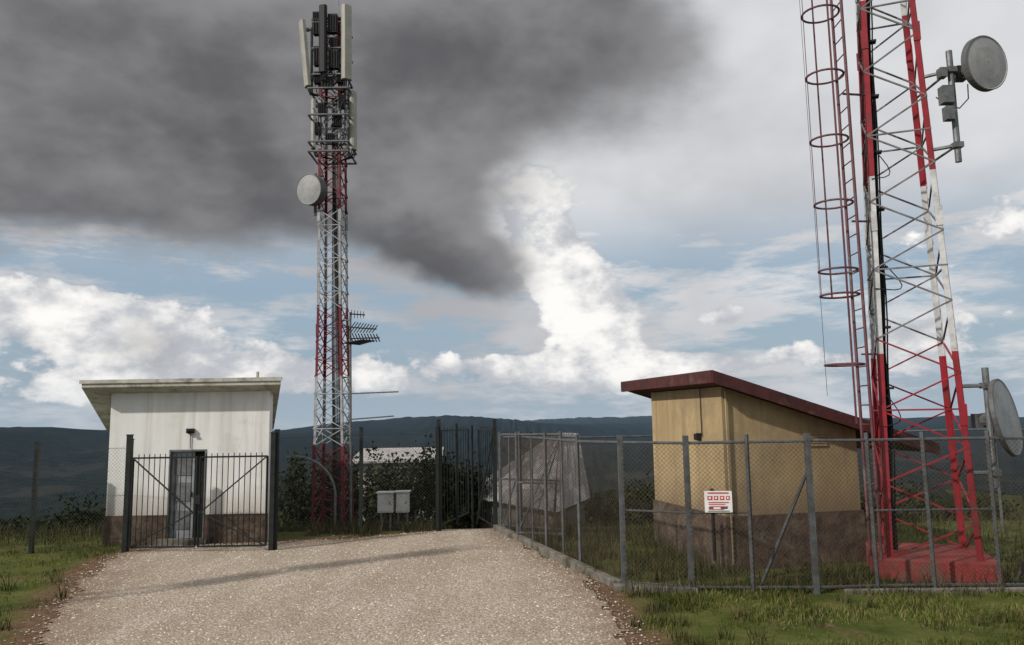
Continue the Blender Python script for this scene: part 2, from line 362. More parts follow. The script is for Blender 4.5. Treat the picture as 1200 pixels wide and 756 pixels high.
# ---------------------------------------------------------------- bushes and trees
def foliage(name,blobs,n,leaf,trunks=()):
    e=empty(name); V=[];tot=sum(b[3]*b[4]*b[5] for b in blobs)
    for (x,y,z,rx,ry,rz) in blobs:
        k=int(n*rx*ry*rz/tot)
        d=rng.normal(size=(k,3)); d/=np.linalg.norm(d,axis=1)[:,None]
        r=rng.random(k)**0.45
        f=np.array([1+0.8*mn.fractal(Vector((*(q*1.8),))+Vector((x,y,z)),1,2,3) for q in d])
        V.append(d*(r*f)[:,None]*np.array([rx,ry,rz])+np.array([x,y,z]))
    C=np.vstack(V); k=len(C)
    a=rng.normal(size=(k,3)); a/=np.linalg.norm(a,axis=1)[:,None]; b_=np.cross(a,rng.normal(size=(k,3))); b_/=np.linalg.norm(b_,axis=1)[:,None]
    s=leaf*(0.5+rng.random((k,1)))
    VV=np.stack([C-a*s,C+b_*s*.6,C+a*s,C-b_*s*.6],1).reshape(-1,3)
    F=(np.array([[0,1,2,3]])+4*np.arange(k)[:,None])
    o=tri_mesh("leaves",VV,F,m_leaf); o.parent=e
    mb=MB()
    for (p,q,r) in trunks: mb.tube(p,q,r,7,0,r*0.5)
    for (x,y,z,rx,ry,rz) in blobs:
        for j in range(3): mb.tube((x,y,z-rz*1.05),(x+random.uniform(-.6,.6)*rx,y+random.uniform(-.6,.6)*ry,z+.4*rz),0.03,5,0,0.008)
    mb.obj("branches",[m_bark],e)
    return e
g=H
def row(n,x,dx,y,dy,r0,r1,lift,k,leaf,rx=.6):
    bl=[]
    for i in range(n):
        xx=x+i*dx+random.uniform(-.3,.3)*dx; yy=y+random.uniform(-dy,dy); rz=r0+random.random()*(r1-r0)
        bl.append((xx,yy,g(xx,yy)+rz*lift,rx*random.uniform(.7,1.2),rx*random.uniform(.8,1.2),rz))
    foliage("bush",bl,k,leaf)
row(13,-19.5,.85,21,1.6,.3,.7,.7,8000,.06,.7)
row(9,-6.2,.28,22,.9,.8,1.25,.9,12000,.05,.5)
row(10,-3.5,.27,21.5,.9,.85,1.25,1.0,13000,.05,.45)
row(10,1.6,.75,21.5,1.4,.35,.95,.7,9000,.05,.55)
row(8,8,1.1,19,1.4,.25,.6,.6,5000,.05,.7)
for (x,y,s) in [(-27,38,2.0),(9,33,1.7),(16,38,1.9),(-9.5,38,1.9),(-6.5,34,1.5),(-13,42,2.4),(4.5,30,1.4)]:
    z=g(x,y)
    foliage("tree",[(x,y,z+s*1.5,s*.7,s*.7,s*.6),(x+.5*s,y,z+s*1.2,s*.5,s*.5,s*.45),(x-.5*s,y,z+s*1.25,s*.5,s*.5,s*.4)],3500,0.12,[((x,y,z-.2),(x,y,z+s*1.4),s*.09)])
n=3200; az_=rng.uniform(-50,50,n); R_=42+ (900-42)*rng.random(n)**1.6
px=np.sin(np.radians(az_))*R_; py=np.cos(np.radians(az_))*R_
keep=np.array([mn.noise(Vector((x/60,y/60,4)))>-.12 for x,y in zip(px,py)]); px,py,R_=px[keep],py[keep],R_[keep]; n=len(px)
VV=[]
for i in range(n):
    x,y=px[i],py[i]; z=H(x,y); s=rng.uniform(1.5,3.2)*(1 if R_[i]<250 else 1.6); k=26
    d=rng.normal(size=(k,3)); d/=np.linalg.norm(d,axis=1)[:,None]; c_=d*rng.uniform(.5,1,(k,1))*s*np.array([1,1,.9])+np.array([x,y,z+s*.8])
    a=rng.normal(size=(k,3))*s*.33; b_=rng.normal(size=(k,3))*s*.33
    VV.append(np.stack([c_+a,c_+b_,c_-a,c_-b_],1).reshape(-1,3))
VV=np.vstack(VV); FF=np.array([[0,1,2,3]])+4*np.arange(len(VV)//4)[:,None]
tri_mesh("distant_woodland",VV,FF,m_leaf)

# ---------------------------------------------------------------- white equipment building (left)
e=empty("white_equipment_building")
sh=-0.345
x0,x1,yf,dp=-8.08,-4.89,15.5,2.75
def S(x,v): return (x+sh*v,yf+v)
def zr(v): return 3.02-0.26*v
mb=MB()
dx0,dx1,dz=-6.87,-6.12,1.83
t=0.2
def wallseg(xa,xb,za,zb,mi=0): mb.prism([(xa,yf),(xb,yf),(xb,yf+t),(xa,yf+t)],za,zb,mi)
wallseg(x0,dx0,0.0,2.97); wallseg(dx1,x1,0.0,2.97); wallseg(dx0,dx1,dz,2.97)
for xa,xb in((x0,x0+t),(x1-t,x1)):
    c_=S(xb,dp);d_=S(xa,dp)
    a=(xa+sh*0.2,yf+t+.001); b_=(xb+sh*0.2,yf+t+.001)
    mb.prism([a,b_,c_,d_],-0.3,[zr(.2)-.06,zr(.2)-.06,zr(dp)-.06,zr(dp)-.06])
mb.prism([S(x0+t,dp-t),S(x1-t,dp-t),S(x1-t,dp),S(x0+t,dp)],-0.3,zr(dp)-.06)
mb.obj("walls",[m_white],e)
mb=MB()
for xa,xb in((x0-.02,dx0-.0),(dx1,x1+.02)): mb.prism([(xa,yf-.03),(xb,yf-.03),(xb,yf-.002),(xa,yf-.002)],-0.1,0.56)
mb.obj("plinth",[m_plinth],e)
mb=MB()
poly=[(-8.46,yf-.42),(-4.55,yf-.42),(-4.55+sh*3.6,yf+3.2),(-8.46+sh*3.6-.1,yf+3.2)]
zt=[3.2,3.2,3.2-.9,3.2-.9]
mb.prism(poly,[z-.13 for z in zt],zt)
mb.obj("roof",[m_roofw],e,bevel=0.012)
mb=MB()
mb.prism([(-8.49,yf-.45),(-4.52,yf-.45),(-4.52,yf-.424),(-8.49,yf-.424)],3.15,3.222)
mb.tube((-5.15,yf,3.15),(-5.15,yf,3.36),0.03,8)
mb.obj("roof_flashing_and_vent",[m_roofw],e)
mb=MB()
mb.box(((dx0+dx1)/2,yf+.17,.95),(dx1-dx0,.02,1.9),1)
mb.box((dx0+.25,yf+.10,.95),(.46,.04,1.76),0)
for zz in(.45,1.0,1.5): mb.box((dx0+.25,yf+.075,zz),(.34,.02,.36),2)
for xx in(dx0+.02,dx1-.02): mb.box((xx,yf+.06,.92),(.035,.14,1.82),2)
mb.box(((dx0+dx1)/2,yf+.06,1.812),(dx1-dx0-.08,.14,.035),2)
mb.box((dx0+.44,yf+.07,.95),(.02,.05,.1),1)
mb.box(((dx0+dx1)/2,yf-.12,.03),(1.0,.24,.16),3)
mb.obj("door",[m_doorg,m_int,m_galv,m_conc],e)
mb=MB()
mb.box((-6.45,yf-.04,2.2),(.14,.08,.09)); mb.tube((-6.45,yf-.09,2.2),(-6.45,yf-.13,2.17),.04,8)
mb.tube((-6.45,yf-.02,2.16),(-6.45,yf-.02,1.85),.008,5)
mb.obj("wall_lamp",[m_black],e)

# ---------------------------------------------------------------- ochre hut (right)
e=empty("ochre_equipment_hut")
R0=Vector((3.05,11.7)); e1=Vector((.971,.239)); e2=Vector((-.239,.971))
def Q(u,v): p=R0+e1*u+e2*v; return (p.x,p.y)
def rz_(u): return 3.0-.30*u
u0,u1,v0,v1=.25,2.62,.25,2.88
mb=MB()
def wq(ua,ub,va,vb,za,ztf,mi=0):
    P_=[Q(ua,va),Q(ub,va),Q(ub,vb),Q(ua,vb)]
    mb.prism(P_,za,[ztf(ua),ztf(ub),ztf(ub),ztf(ua)],mi)
top=lambda u: rz_(u)-.14
wq(u0,u1,v0,v0+.2,-.3,top); wq(u0,u1,v1-.2,v1,-.3,top)
wq(u0,u0+.2,v0+.202,v1-.202,-.3,top); wq(u1-.2,u1,v0+.202,v1-.202,-.3,top)
mb.obj("walls",[m_yellow],e)
mb=MB(); pz=.81
wq(u0-.03,u1+.03,v0-.03,v0-.002,-.2,lambda u:pz); wq(u0-.03,u0-.002,v0+.0,v1+.03,-.2,lambda u:pz)
wq(u1+.002,u1+.03,v0+.0,v1+.03,-.2,lambda u:pz)
mb.obj("plinth",[m_plinth],e)
mb=MB()
P_=[Q(0,0),Q(3.93,0),Q(3.93,3.68),Q(0,3.68)]; zz=[rz_(0),rz_(3.93),rz_(3.93),rz_(0)]
mb.prism(P_,[z-.13 for z in zz],[z-.02 for z in zz],0)
for i in range(19):
    v=.05+i*.198
    P_=[Q(0.0,v),Q(3.9,v),Q(3.9,v+.05),Q(0.0,v+.05)]; z4=[rz_(0),rz_(3.9),rz_(3.9),rz_(0)]
    mb.prism(P_,[z-.018 for z in z4],[z+.015 for z in z4],0)
def strip(ua,ub,va,vb,lo,hi):
    mb.prism([Q(ua,va),Q(ub,va),Q(ub,vb),Q(ua,vb)],[rz_(ua)-lo,rz_(ub)-lo,rz_(ub)-lo,rz_(ua)-lo],[rz_(ua)+hi,rz_(ub)+hi,rz_(ub)+hi,rz_(ua)+hi],0)
strip(-.03,3.96,-.035,-.003,.17,.02); strip(-.035,-.003,0,3.68,.17,.02)
mb.obj("roof",[m_redroof],e)
mb=MB()
p=Q(u0-.06,1.0); mb.tube((*p,2.05),(*p,1.95),.05,8); mb.box((*Q(u0-.02,1.0),2.0),(.08,.1,.12))
mb.tube((*Q(u0-.02,.9),2.0),(*Q(u0-.02,.9),2.8),.008,5)
mb.tube((*Q(u0-.05,.6),0.1),(*Q(u0-.05,.6),1.2),.03,6)
mb.obj("lamp_and_conduits",[m_black],e)
mb=MB()
for i in range(5): mb.box((*Q(1.9,v0-.012),1.85+.045*i),(.34,.02,.03),0,Matrix.Rotation(math.atan2(.239,.971),3,'Z'))
mb.tube((*Q(.30,v0-.04),.1),(*Q(.30,v0-.04),2.72),.016,6)
mb.obj("vent_and_pipe",[m_yellow],e)

# ---------------------------------------------------------------- lattice tower
def tower(name,cx,cy,rot,z0,z1,wfun,bands,panel,legw,brw,style,lm,bm,shear=None):
    e=empty(name)
    a1=Vector((math.cos(rot),math.sin(rot),0)); a2=Vector((-math.sin(rot),math.cos(rot),0))
    def corner(i,z):
        s=[(-1,-1),(1,-1),(1,1),(-1,1)][i]; w=wfun(z)/2
        return Vector((cx,cy,z))+a1*(s[0]*w)+a2*(s[1]*w)
    def band(z):
        for zt,c in bands:
            if z<zt: return c
        return bands[-1][1]
    legs=MB(); br=MB()
    zs=[z0]; 
    while zs[-1]<z1-.01: zs.append(min(z1,zs[-1]+panel(zs[-1])))
    cuts=sorted(set([z0,z1]+[b_[0] for b_ in bands if z0<b_[0]<z1]))
    for i in range(4):
        s=[(-1,-1),(1,-1),(1,1),(-1,1)][i]
        for a,b_ in zip(cuts[:-1],cuts[1:]):
            legs.angle(corner(i,a),corner(i,b_),legw,[a1*-s[0],a2*-s[1]],band((a+b_)/2),t=.01)
        z=z0+2.0
        while z<z1:
            legs.box(corner(i,z)-a1*(s[0]*legw*.4)+a2*(s[1]*.008),(legw*1.2,.014,.3),band(z),Matrix.Rotation(rot,3,'Z'))
            z+=2.9
    for i in range(4):
        j=(i+1)%4
        for k,(a,b_) in enumerate(zip(zs[:-1],zs[1:])):
            m=band((a+b_)/2)
            off=[-a2,a1,a2,-a1][i]*-.006
            d1=(corner(i,a)+off,corner(j,b_)+off); d2=(corner(j,a)+off,corner(i,b_)+off)
            if style=='X': L_=[d1,(d2[0]-off*3,d2[1]-off*3)]
            else: L_=[d1 if (k+i)%2==0 else d2]
            for p,q in L_: br.tube(p,q,brw,4,m)
            if style=='X' and k%2==0: br.tube(corner(i,a)+off,corner(j,a)+off,brw,4,m)
            if style!='X' and k%4==0: br.tube(corner(i,a)+off,corner(j,a)+off,brw,4,m)
    legs.obj("legs",lm,e,shear=shear); br.obj("bracing",bm,e,shear=shear)
    return e,corner,a1,a2
def dish(name,c,nrm,rad,e,shroud=.12,back=.16,shear=None):
    nrm=Vector(nrm).normalized(); c=Vector(c)
    a=nrm.cross(Vector((0,0,1))).normalized(); b_=nrm.cross(a)
    n=40; mb2=MB()
    rings=[(0.10,-back-shroud),(.35,-back*.85-shroud),(.7,-back*.5-shroud),(.96,-.02-shroud),(1.0,-shroud),(1.02,-shroud),(1.02,0),(.985,0.004),(.96,-.006),(.6,.012),(.25,.02),(0.02,.022)]
    vs=[]
    for r,h in rings:
        for i in range(n):
            t=2*math.pi*i/n; vs.append(c+nrm*h+(a*math.cos(t)+b_*math.sin(t))*(r*rad))
    fs=[]; 
    for k in range(len(rings)-1):
        for i in range(n): fs.append((k*n+i,k*n+(i+1)%n,(k+1)*n+(i+1)%n,(k+1)*n+i))
    mb2.add(vs,fs)
    mb2.m=[(1 if k<7*n else 0) for k in range(len(fs))]
    mb2.tube(c-nrm*(back+shroud-.01),c-nrm*(back+shroud+.14),rad*.2,12,1)
    mb2.box(c-nrm*(back+shroud+.16),(.16,.16,.2),1)
    mb2.obj(name,[m_dish,m_dback],e,shear=shear)
    return c-nrm*(back+shroud+.18)

# right tower
rot=math.radians(-20)
FL=Vector((5.25,11.2)); d1=Vector((math.cos(rot),math.sin(rot))); d2=Vector((-math.sin(rot),math.cos(rot)))
cc=FL+d1*.6+d2*.6
wf=lambda z: 1.2-.052*(z-.3)
eT,cor,a1,a2=tower("red_white_lattice_tower",cc.x,cc.y,rot,.3,14.5,wf,[(3.2,0),(5.9,1),(8.75,2),(11.6,1),(15,0)],lambda z:.52,.085,.016,'Z',[m_red,m_wht,m_red],[m_red,m_brg,m_brg])
mb=MB(); 
Rz=Matrix.Rotation(rot,3,'Z')
mb.box((cc.x,cc.y,.1),(1.55,1.55,.44),0,Rz); mb.obj("foundation_block",[mat("faded_red_concrete",(0.33,0.045,0.042),(0.18,0.036,0.032),0.9,4,bump=.4,bscale=25,c3=(.15,.10,.08),c3lo=.48,c3hi=.66)],eT,bevel=.02)
mb=MB()
for k in range(9):
    off=a1*(.05+.028*(k%5))+a2*(.12+.05*(k//5)+.02*(k%3))
    pts=[]
    for i in range(31):
        z=.4+i*.47; pts.append(cor(0,z)+off+Vector((.014*math.sin(i*1.3+k),.012*math.cos(i*1.7+k),0)))
    mb.path(pts,.012+.004*(k%2),5)
for z in np.arange(.9,14,.9): mb.box(cor(0,z)+a1*.11+a2*.13,(.2,.12,.03),0,Rz)
for (z,s) in((4.6,.5),(6.3,.35),(2.6,.3)):
    mb.path([cor(0,z)+a1*.1+Vector((s*math.sin(t*.5)*.6,0,-.35*math.sin(t*.5)*s-.07*t)) for t in range(0,8)],.008,5)
mb.path([cor(1,7.0)+Vector((.1,-.05,0)),cor(1,6.85)+Vector((.25,-.1,0)),cor(1,6.8)+Vector((.4,-.1,0)),cor(1,6.95)+Vector((.55,-.1,0)),cor(1,7.2)+Vector((.6,-.05,0))],.009,5)
mb.obj("feeder_cables",[m_black],eT)
mb=MB(); lx,ly=5.12,11.25
rad=.27; cxh=lx-.26
for yy in(-.17,.17): mb.tube((lx,ly+yy,.3),(lx,ly+yy,14),.024,6,0)
for z in np.arange(.5,14,.28): mb.tube((lx,ly-.17,z),(lx,ly+.17,z),.010,5,0)
for z in [3.05,4.08,4.45,5.47,6.46,7.48,8.5,9.5,10.5,11.5,12.5,13.5]:
    pts=[Vector((cxh+rad*math.cos(t),ly+rad*math.sin(t),z)) for t in np.linspace(0,2*math.pi,25)]
    mb.path(pts,.017,5,0)
for t,zb,r in((math.pi,4.08,.006),(math.pi*.5,4.08,.014),(math.pi*1.5,2.2,.016)): 
    mb.tube((cxh+rad*math.cos(t),ly+rad*math.sin(t),zb),(cxh+rad*math.cos(t),ly+rad*math.sin(t),14),r,5,0)
for z in np.arange(1.2,14,2): mb.tube((lx,ly,z),cor(0,z),.018,4,0)
mb.obj("caged_ladder",[mat("ladder_paint",(.15,.06,.068),(.09,.028,.036),.6,3,c3=(.2,.18,.18))],eT)
mb=MB()
mb.tube((6.54,10.82,5.95),(6.54,10.82,7.65),.045,10)
for z in(6.2,7.35):
    mb.tube(cor(1,z),(6.54,10.82,z),.028,6); mb.tube(cor(2,z),(6.54,10.82,z),.02,6); mb.box((6.54,10.82,z),(.13,.13,.08))
mb.box((6.42,10.78,6.95),(.16,.14,.26)); mb.box((6.42,10.76,6.66),(.12,.12,.2)); mb.box((6.40,10.8,7.3),(.1,.12,.14))
hub=dish("dish_antenna",(6.95,10.60,7.36),(.32,-.93,-.06),.395,eT,shroud=.09,back=.2)
mb.tube((6.54,10.82,7.36),hub,.035,6); mb.tube((6.54,10.82,7.1),hub+Vector((0,0,.02)),.015,5)
mb.tube((6.62,10.78,1.3),(6.62,10.78,2.95),.045,10)
for z in(1.5,2.7): mb.tube(cor(1,z),(6.62,10.78,z),.028,6); mb.box((6.62,10.78,z),(.13,.13,.08))
hub=dish("dish_antenna_low",(6.84,10.72,2.26),(.66,-.70,.14),.53,eT,shroud=.05,back=.14)
mb.tube((6.62,10.78,2.26),hub,.04,6); mb.tube((6.62,10.78,1.9),(6.83,10.78,2.0),.012,5)
mb.obj("antenna_mounts",[m_galv],eT)
mb=MB(); mb.tube((4.55,11.3,14),(4.62,11.35,2.6),.004,4); mb.obj("lightning_cable",[m_wire],eT)

# left tower
SH=(-.0135,-.3)
wl=lambda z: .82-.04*(z+.3) if z<5 else max(.56,.608-.01*(z-5))
eL,cl,b1,b2=tower("antenna_lattice_tower",-4.4,19,math.radians(-4),-.35,12.7,wl,[(1.8,0),(3.45,1),(5.2,0),(7.6,1),(9.2,0),(10.6,1),(13,0)],lambda z:.42,.062,.014,'X',[m_redd,m_whtd],[m_redd,m_whtd],SH)
mb=MB(); mb.box((-4.4,19,-.42),(1.2,1.2,.3)); mb.obj("foundation",[m_conc],eL)
T=Vector((-4.4,19,0))
pan=MB(); st=MB(); 
def sector(dx,dy,z0,z1,w,d,yaw,tilt=0,mi=0):
    R=Matrix.Rotation(math.radians(yaw),3,'Z')@Matrix.Rotation(math.radians(tilt),3,'X')
    c=T+Vector((dx,dy,(z0+z1)/2)); hgt=z1-z0
    sec=[(-w/2,0),(-w/2,-d*.6),(-w*.3,-d),(w*.3,-d),(w/2,-d*.6),(w/2,0)]
    vs=[c+R@Vector((x,y,-hgt/2)) for x,y in sec]+[c+R@Vector((x,y,hgt/2)) for x,y in sec]
    n=6; pan.add(vs,[tuple(range(n))[::-1],tuple(range(n,2*n))]+[(i,(i+1)%n,n+(i+1)%n,n+i) for i in range(n)],mi)
    back=R@Vector((0,.12,0))
    st.tube(c+back+Vector((0,0,-hgt/2-.15)),c+back+Vector((0,0,hgt/2+.1)),.035,8)
    for k in(-.38,.38):
        p=c+R@Vector((0,0,k*hgt)); st.box(p+R@Vector((0,.05,0)),(.1,.12,.06),0,R)
        q=p+back; t2=T+Vector((0,0,q.z)); 
        st.tube(q,t2,.03,6)
    for j in(-.06,.06,0): st.path([c+R@Vector((j,-.05,-hgt/2)),c+R@Vector((j,.0,-hgt/2-.18)),T+Vector((.15,-.1,c.z-hgt/2-.3))],.014,5,1)
sector(-.60,-.25,10.85,12.6,.26,.13,-62,5)
sector(.42,-.35,10.95,12.95,.26,.14,32)
sector(.1,.6,11.0,12.9,.26,.13,180)
sector(-.12,-.48,11.1,12.9,.2,.1,-10,0,1)
sector(-.42,-.1,9.25,10.55,.2,.11,-70,0,0)
sector(.52,-.1,9.2,10.75,.2,.11,60)
for (dx,dy,z,sx,sz) in [(-.28,-.35,12.4,.26,.42),(.10,-.4,12.45,.24,.5),(-.27,-.36,11.6,.24,.5),(.12,-.38,11.5,.26,.5),(-.36,-.2,12.75,.2,.25),(.12,-.35,11.95,.2,.28),(-.2,-.32,10.2,.18,.32),(.2,-.34,9.9,.2,.32),(-.05,-.34,10.9,.3,.3),(-.3,-.3,9.7,.15,.3),(.3,-.3,10.4,.16,.34),(.0,-.33,9.45,.2,.2),(-.3,-.3,11.05,.2,.3),(.28,-.3,11.05,.2,.3)]:
    pan.box(T+Vector((dx,dy,z)),(sx,.16,sz),1)
    for k in range(4): pan.box(T+Vector((dx-sx/2+sx*(k+.5)/4,dy-.09,z)),(.015,.03,sz*.85),1)
for z in(9.05,9.3,10.0,10.7,11.1,11.8,12.5):
    for i in range(4):
        w_=.5 if z<11 else .42
        a=[(-w_,-w_),(w_,-w_),(w_,w_),(-w_,w_)]
        st.tube(T+Vector((a[i][0],a[i][1],z)),T+Vector((a[(i+1)%4][0],a[(i+1)%4][1],z)),.028,6)
for k in range(14):
    a0=Vector((random.uniform(-.45,.45),-.4,random.uniform(9.3,12.4))); b0=Vector((random.uniform(-.3,.3),-.35,a0.z-random.uniform(.3,.9)))
    st.path([T+a0,T+a0.lerp(b0,.3)+Vector((random.uniform(-.12,.12),-.08,-.12)),T+a0.lerp(b0,.7)+Vector((random.uniform(-.1,.1),-.05,-.1)),T+b0],.012,5,1)
st.tube(T+Vector((.15,0,12.5)),T+Vector((.15,0,13.5)),.012,5)
hub=dish("dish_antenna",T+Vector((-.50,-.45,8.08)),(-.42,-.9,-.1),.38,eL,shroud=.24,back=.08,shear=SH)
st.tube(T+Vector((-.42,-.1,7.5)),T+Vector((-.42,-.1,8.6)),.04,8); st.tube(hub,T+Vector((-.42,-.1,8.05)),.04,6)
for z in(7.6,8.5): st.tube(T+Vector((-.42,-.1,z)),T+Vector((-.2,-.2,z)),.025,6)
st.tube(T+Vector((.5,-.3,-.3)),T+Vector((.5,-.3,5.0)),.028,8)
for z in(.5,2.0,3.4,4.8): st.tube(T+Vector((.5,-.3,z)),T+Vector((.28,-.25,z)),.02,6)
def yagi(z,ln,n,el,dirv,vert=False,r=.006,mi=0,sdv=None):
    d=Vector(dirv).normalized(); p=T+Vector((.5,-.34,z)); st.tube(p,p+d*ln,.016,6,mi)
    sd_=Vector(sdv).normalized() if sdv else (Vector((0,0,1)) if vert else d.cross(Vector((0,0,1))).normalized())
    for k in range(n):
        q=p+d*(ln*(k+.5)/n); l=el*(1-.35*k/n); st.tube(q-sd_*l,q+sd_*l,r,4,mi)
yagi(3.0,1.2,9,.32,(1,-.12,.02)); yagi(2.38,1.12,8,.32,(1,-.25,.06))
# log-periodic TV aerial cluster, elements canted
yagi(4.62,.74,9,.17,(.95,-.35,-.12),r=.014,mi=1,sdv=(.5,.3,.8)); yagi(4.34,.80,10,.17,(.95,-.3,-.02),r=.014,mi=1,sdv=(-.4,.4,.8))
yagi(4.2,.7,8,.3,(.8,-.6,.08),r=.012,mi=1); yagi(4.95,.4,5,.12,(.7,.5,0),r=.01,mi=1,sdv=(0,.3,1))
for k in range(7):
    st.path([T+Vector((.02+.03*k,-.12,z))+Vector((.008*math.sin(z+k),0,0)) for z in np.arange(-.2,11.5,.9)],.014,5,1)
pan.obj("panel_antennas",[m_panel,m_black],eL,bevel=.006,shear=SH); st.obj("brackets_and_yagis",[m_galv,m_black],eL,shear=SH)

# slender mast added out of view to cast a shadow band over the gravel
e=empty("added_shadow_mast"); mb=MB(); mx_,my_=-12.6,6.15
pts3=[Vector((mx_+.24*math.cos(a),my_+.24*math.sin(a),0)) for a in (0,2.094,4.189)]
for p in pts3: mb.tube(p,p+Vector((0,0,10.2)),.035,6)
for k in range(26):
    for i in range(3):
        p=pts3[i]+Vector((0,0,k*.39)); q=pts3[(i+1)%3]+Vector((0,0,(k+1)*.39)); mb.tube(p,q,.018,4)
for z in(7,8.2,9.3): mb.box((mx_,my_,z),(.5,.3,.7))
mb.obj("shadow_mast",[m_galv],e)

# ---------------------------------------------------------------- fences
def clink(mb,p,q,z0,z1,step,r,mi=0):
    p=Vector(p);q=Vector(q);ln=(q-p).length;d=(q-p)/ln; h=z1-z0
    def pt(s,z): 
        b_=p+d*s; return Vector((b_.x,b_.y,z0+z+ (H(b_.x,b_.y))))
    s=-h
    while s<ln:
        for sg in(1,-1):
            a=(s,0) if sg==1 else (s,h); b_=(s+h,h) if sg==1 else (s+h,0)
            t0=max(0,-s/h); t1=min(1,(ln-s)/h)
            if t1>t0:
                A_=pt(s+h*t0,a[1]+(b_[1]-a[1])*t0);B_=pt(s+h*t1,a[1]+(b_[1]-a[1])*t1); mb.wire(A_,B_,r,mi)
        s+=step
e=empty("compound_mesh_fence"); posts=MB(); mesh=MB()
line=[(-.31,16.7),(.12,15.3),(.55,13.9),(1.02,12.4),(1.49,10.93),(2.34,10.6),(3.13,10.5),(3.93,10.42),(4.78,10.5),(5.52,10.48),(6.35,10.42),(7.3,10.4),(8.4,10.4)]
for i,(x,y) in enumerate(line):
    z=H(x,y); ht=2.08
    w=.07 if i in(0,4,5,7) else .05
    ln_=random.uniform(-.02,.02)
    posts.tube((x,y,z-.2),(x+ln_,y,z+ht),w*.62,4) if w<.06 else posts.box((x,y,z+ht/2-.1),(w,w,ht+.2),0)
for i,(a,b_) in enumerate(zip(line[:-1],line[1:])):
    za=H(*a);zb=H(*b_)
    for hh in(.08,1.98):
        posts.tube((a[0],a[1]+.0,za+hh),(b_[0],b_[1],zb+hh),.02,6)
    if i in(4,5,8,9): posts.tube((a[0],a[1],za+1.05),(b_[0],b_[1],zb+1.05),.014,6)
    clink(mesh,(a[0],a[1]-.035),(b_[0],b_[1]-.035),.08,1.97,.062,.0022,0)
for (x,y) in [(.33,14.6),(.8,13.1),(-.1,16.0)]: posts.tube((x,y,H(x,y)),(x,y,2.0),.02,6)
posts.tube((3.93,10.46,1.6),(3.35,10.9,.0),.024,6); posts.tube((7.3,10.4,1.6),(6.85,10.9,0),.022,6)
rl=[(-.31,16.7),(1.4,17.2),(3.2,17.3),(5.2,17.2),(7.2,17.0),(9.4,15.2),(9.6,12.6),(8.4,10.4)]
for (x,y) in rl[1:-1]: posts.tube((x,y,H(x,y)-.1),(x,y,H(x,y)+2.05),.032,4)
for a,b_ in zip(rl[:-1],rl[1:]):
    posts.tube((*a,H(*a)+1.98),(*b_,H(*b_)+1.98),.018,6); clink(mesh,a,b_,.08,1.97,.09,.002,0)
posts.obj("posts_and_rails",[m_gpost],e); mesh.obj("wire_mesh",[m_rust],e)
g2=empty("mesh_gate"); mb=MB(); mm=MB()
for (a,b_) in [((-.29,16.4),(.35,16.0)),((.35,16.0),(.95,15.6)),((.05,15.2),(.9,14.9))]:
    za=H(*a)
    for hh in(.15,1.1,2.02): mb.tube((*a,za+hh),(*b_,za+hh),.022,6)
    for p_ in(a,b_): mb.tube((*p_,za+.05),(*p_,za+2.08),.03,6)
    mb.tube((*a,za+.15),(*b_,za+2.02),.014,5)
    clink(mm,a,b_,.15,2.0,.045,.0028)
mb.obj("frame",[m_gpost],g2); mm.obj("mesh",[m_rust],g2)
mb=MB()
kl=[(-.31,16.7),(.55,13.9),(1.49,10.93)]
for a,b_ in zip(kl[:-1],kl[1:]):
    mb.prism([(a[0]-.16,a[1]),(b_[0]-.16,b_[1]),(b_[0]+.0-.03,b_[1]),(a[0]-.03,a[1])],-.1,.12)
mb.prism([(1.33,10.76),(2.4,10.46),(2.4,10.54),(1.33,10.92)],-.1,.09)
mb.prism([(4.3,10.40),(7.4,10.32),(7.4,10.39),(4.3,10.47)],-.1,.06)
mb.obj("concrete_kerb",[m_conc],None,bevel=.015)

e=empty("warning_sign"); mb=MB(); Rr=Matrix.Rotation(-.11,3,'Z')
mb.box((2.72,10.49,1.2),(.36,.012,.28),0,Rr)
mb.obj("plate",[m_signw],e); mb=MB()
def onp(x,z): return Vector((2.72,10.49,1.2))+Rr@Vector((x,-.009,z))
for (x,z,w,h_) in [(-.11,.05,.07,.06),(-.03,.05,.06,.06),(.05,.05,.06,.06),(.125,.05,.05,.06),(0,.115,.3,.018),(0,-.01,.3,.012),(-.02,-.035,.24,.01),(0,-.062,.27,.008),(-.03,-.1,.22,.008)]:
    mb.box(onp(x,z),(w*.9,.004,h_*.85),0,Rr)
for (x,z,w,h_) in [(-.11,.05,.03,.028),(-.03,.05,.028,.028),(.05,.05,.03,.026),(.125,.05,.02,.03)]:
    mb.box(onp(x,z)+Rr@Vector((0,-.004,0)),(w,.004,h_),1,Rr)
for (x,z,w,h_) in [(-.1,-.081,.06,.018),(.07,-.081,.09,.018),(0,-.122,.28,.008)]:
    mb.box(onp(x,z),(w,.004,h_),2,Rr)
mb.obj("pictograms",[m_signr,m_signw,m_black],e)

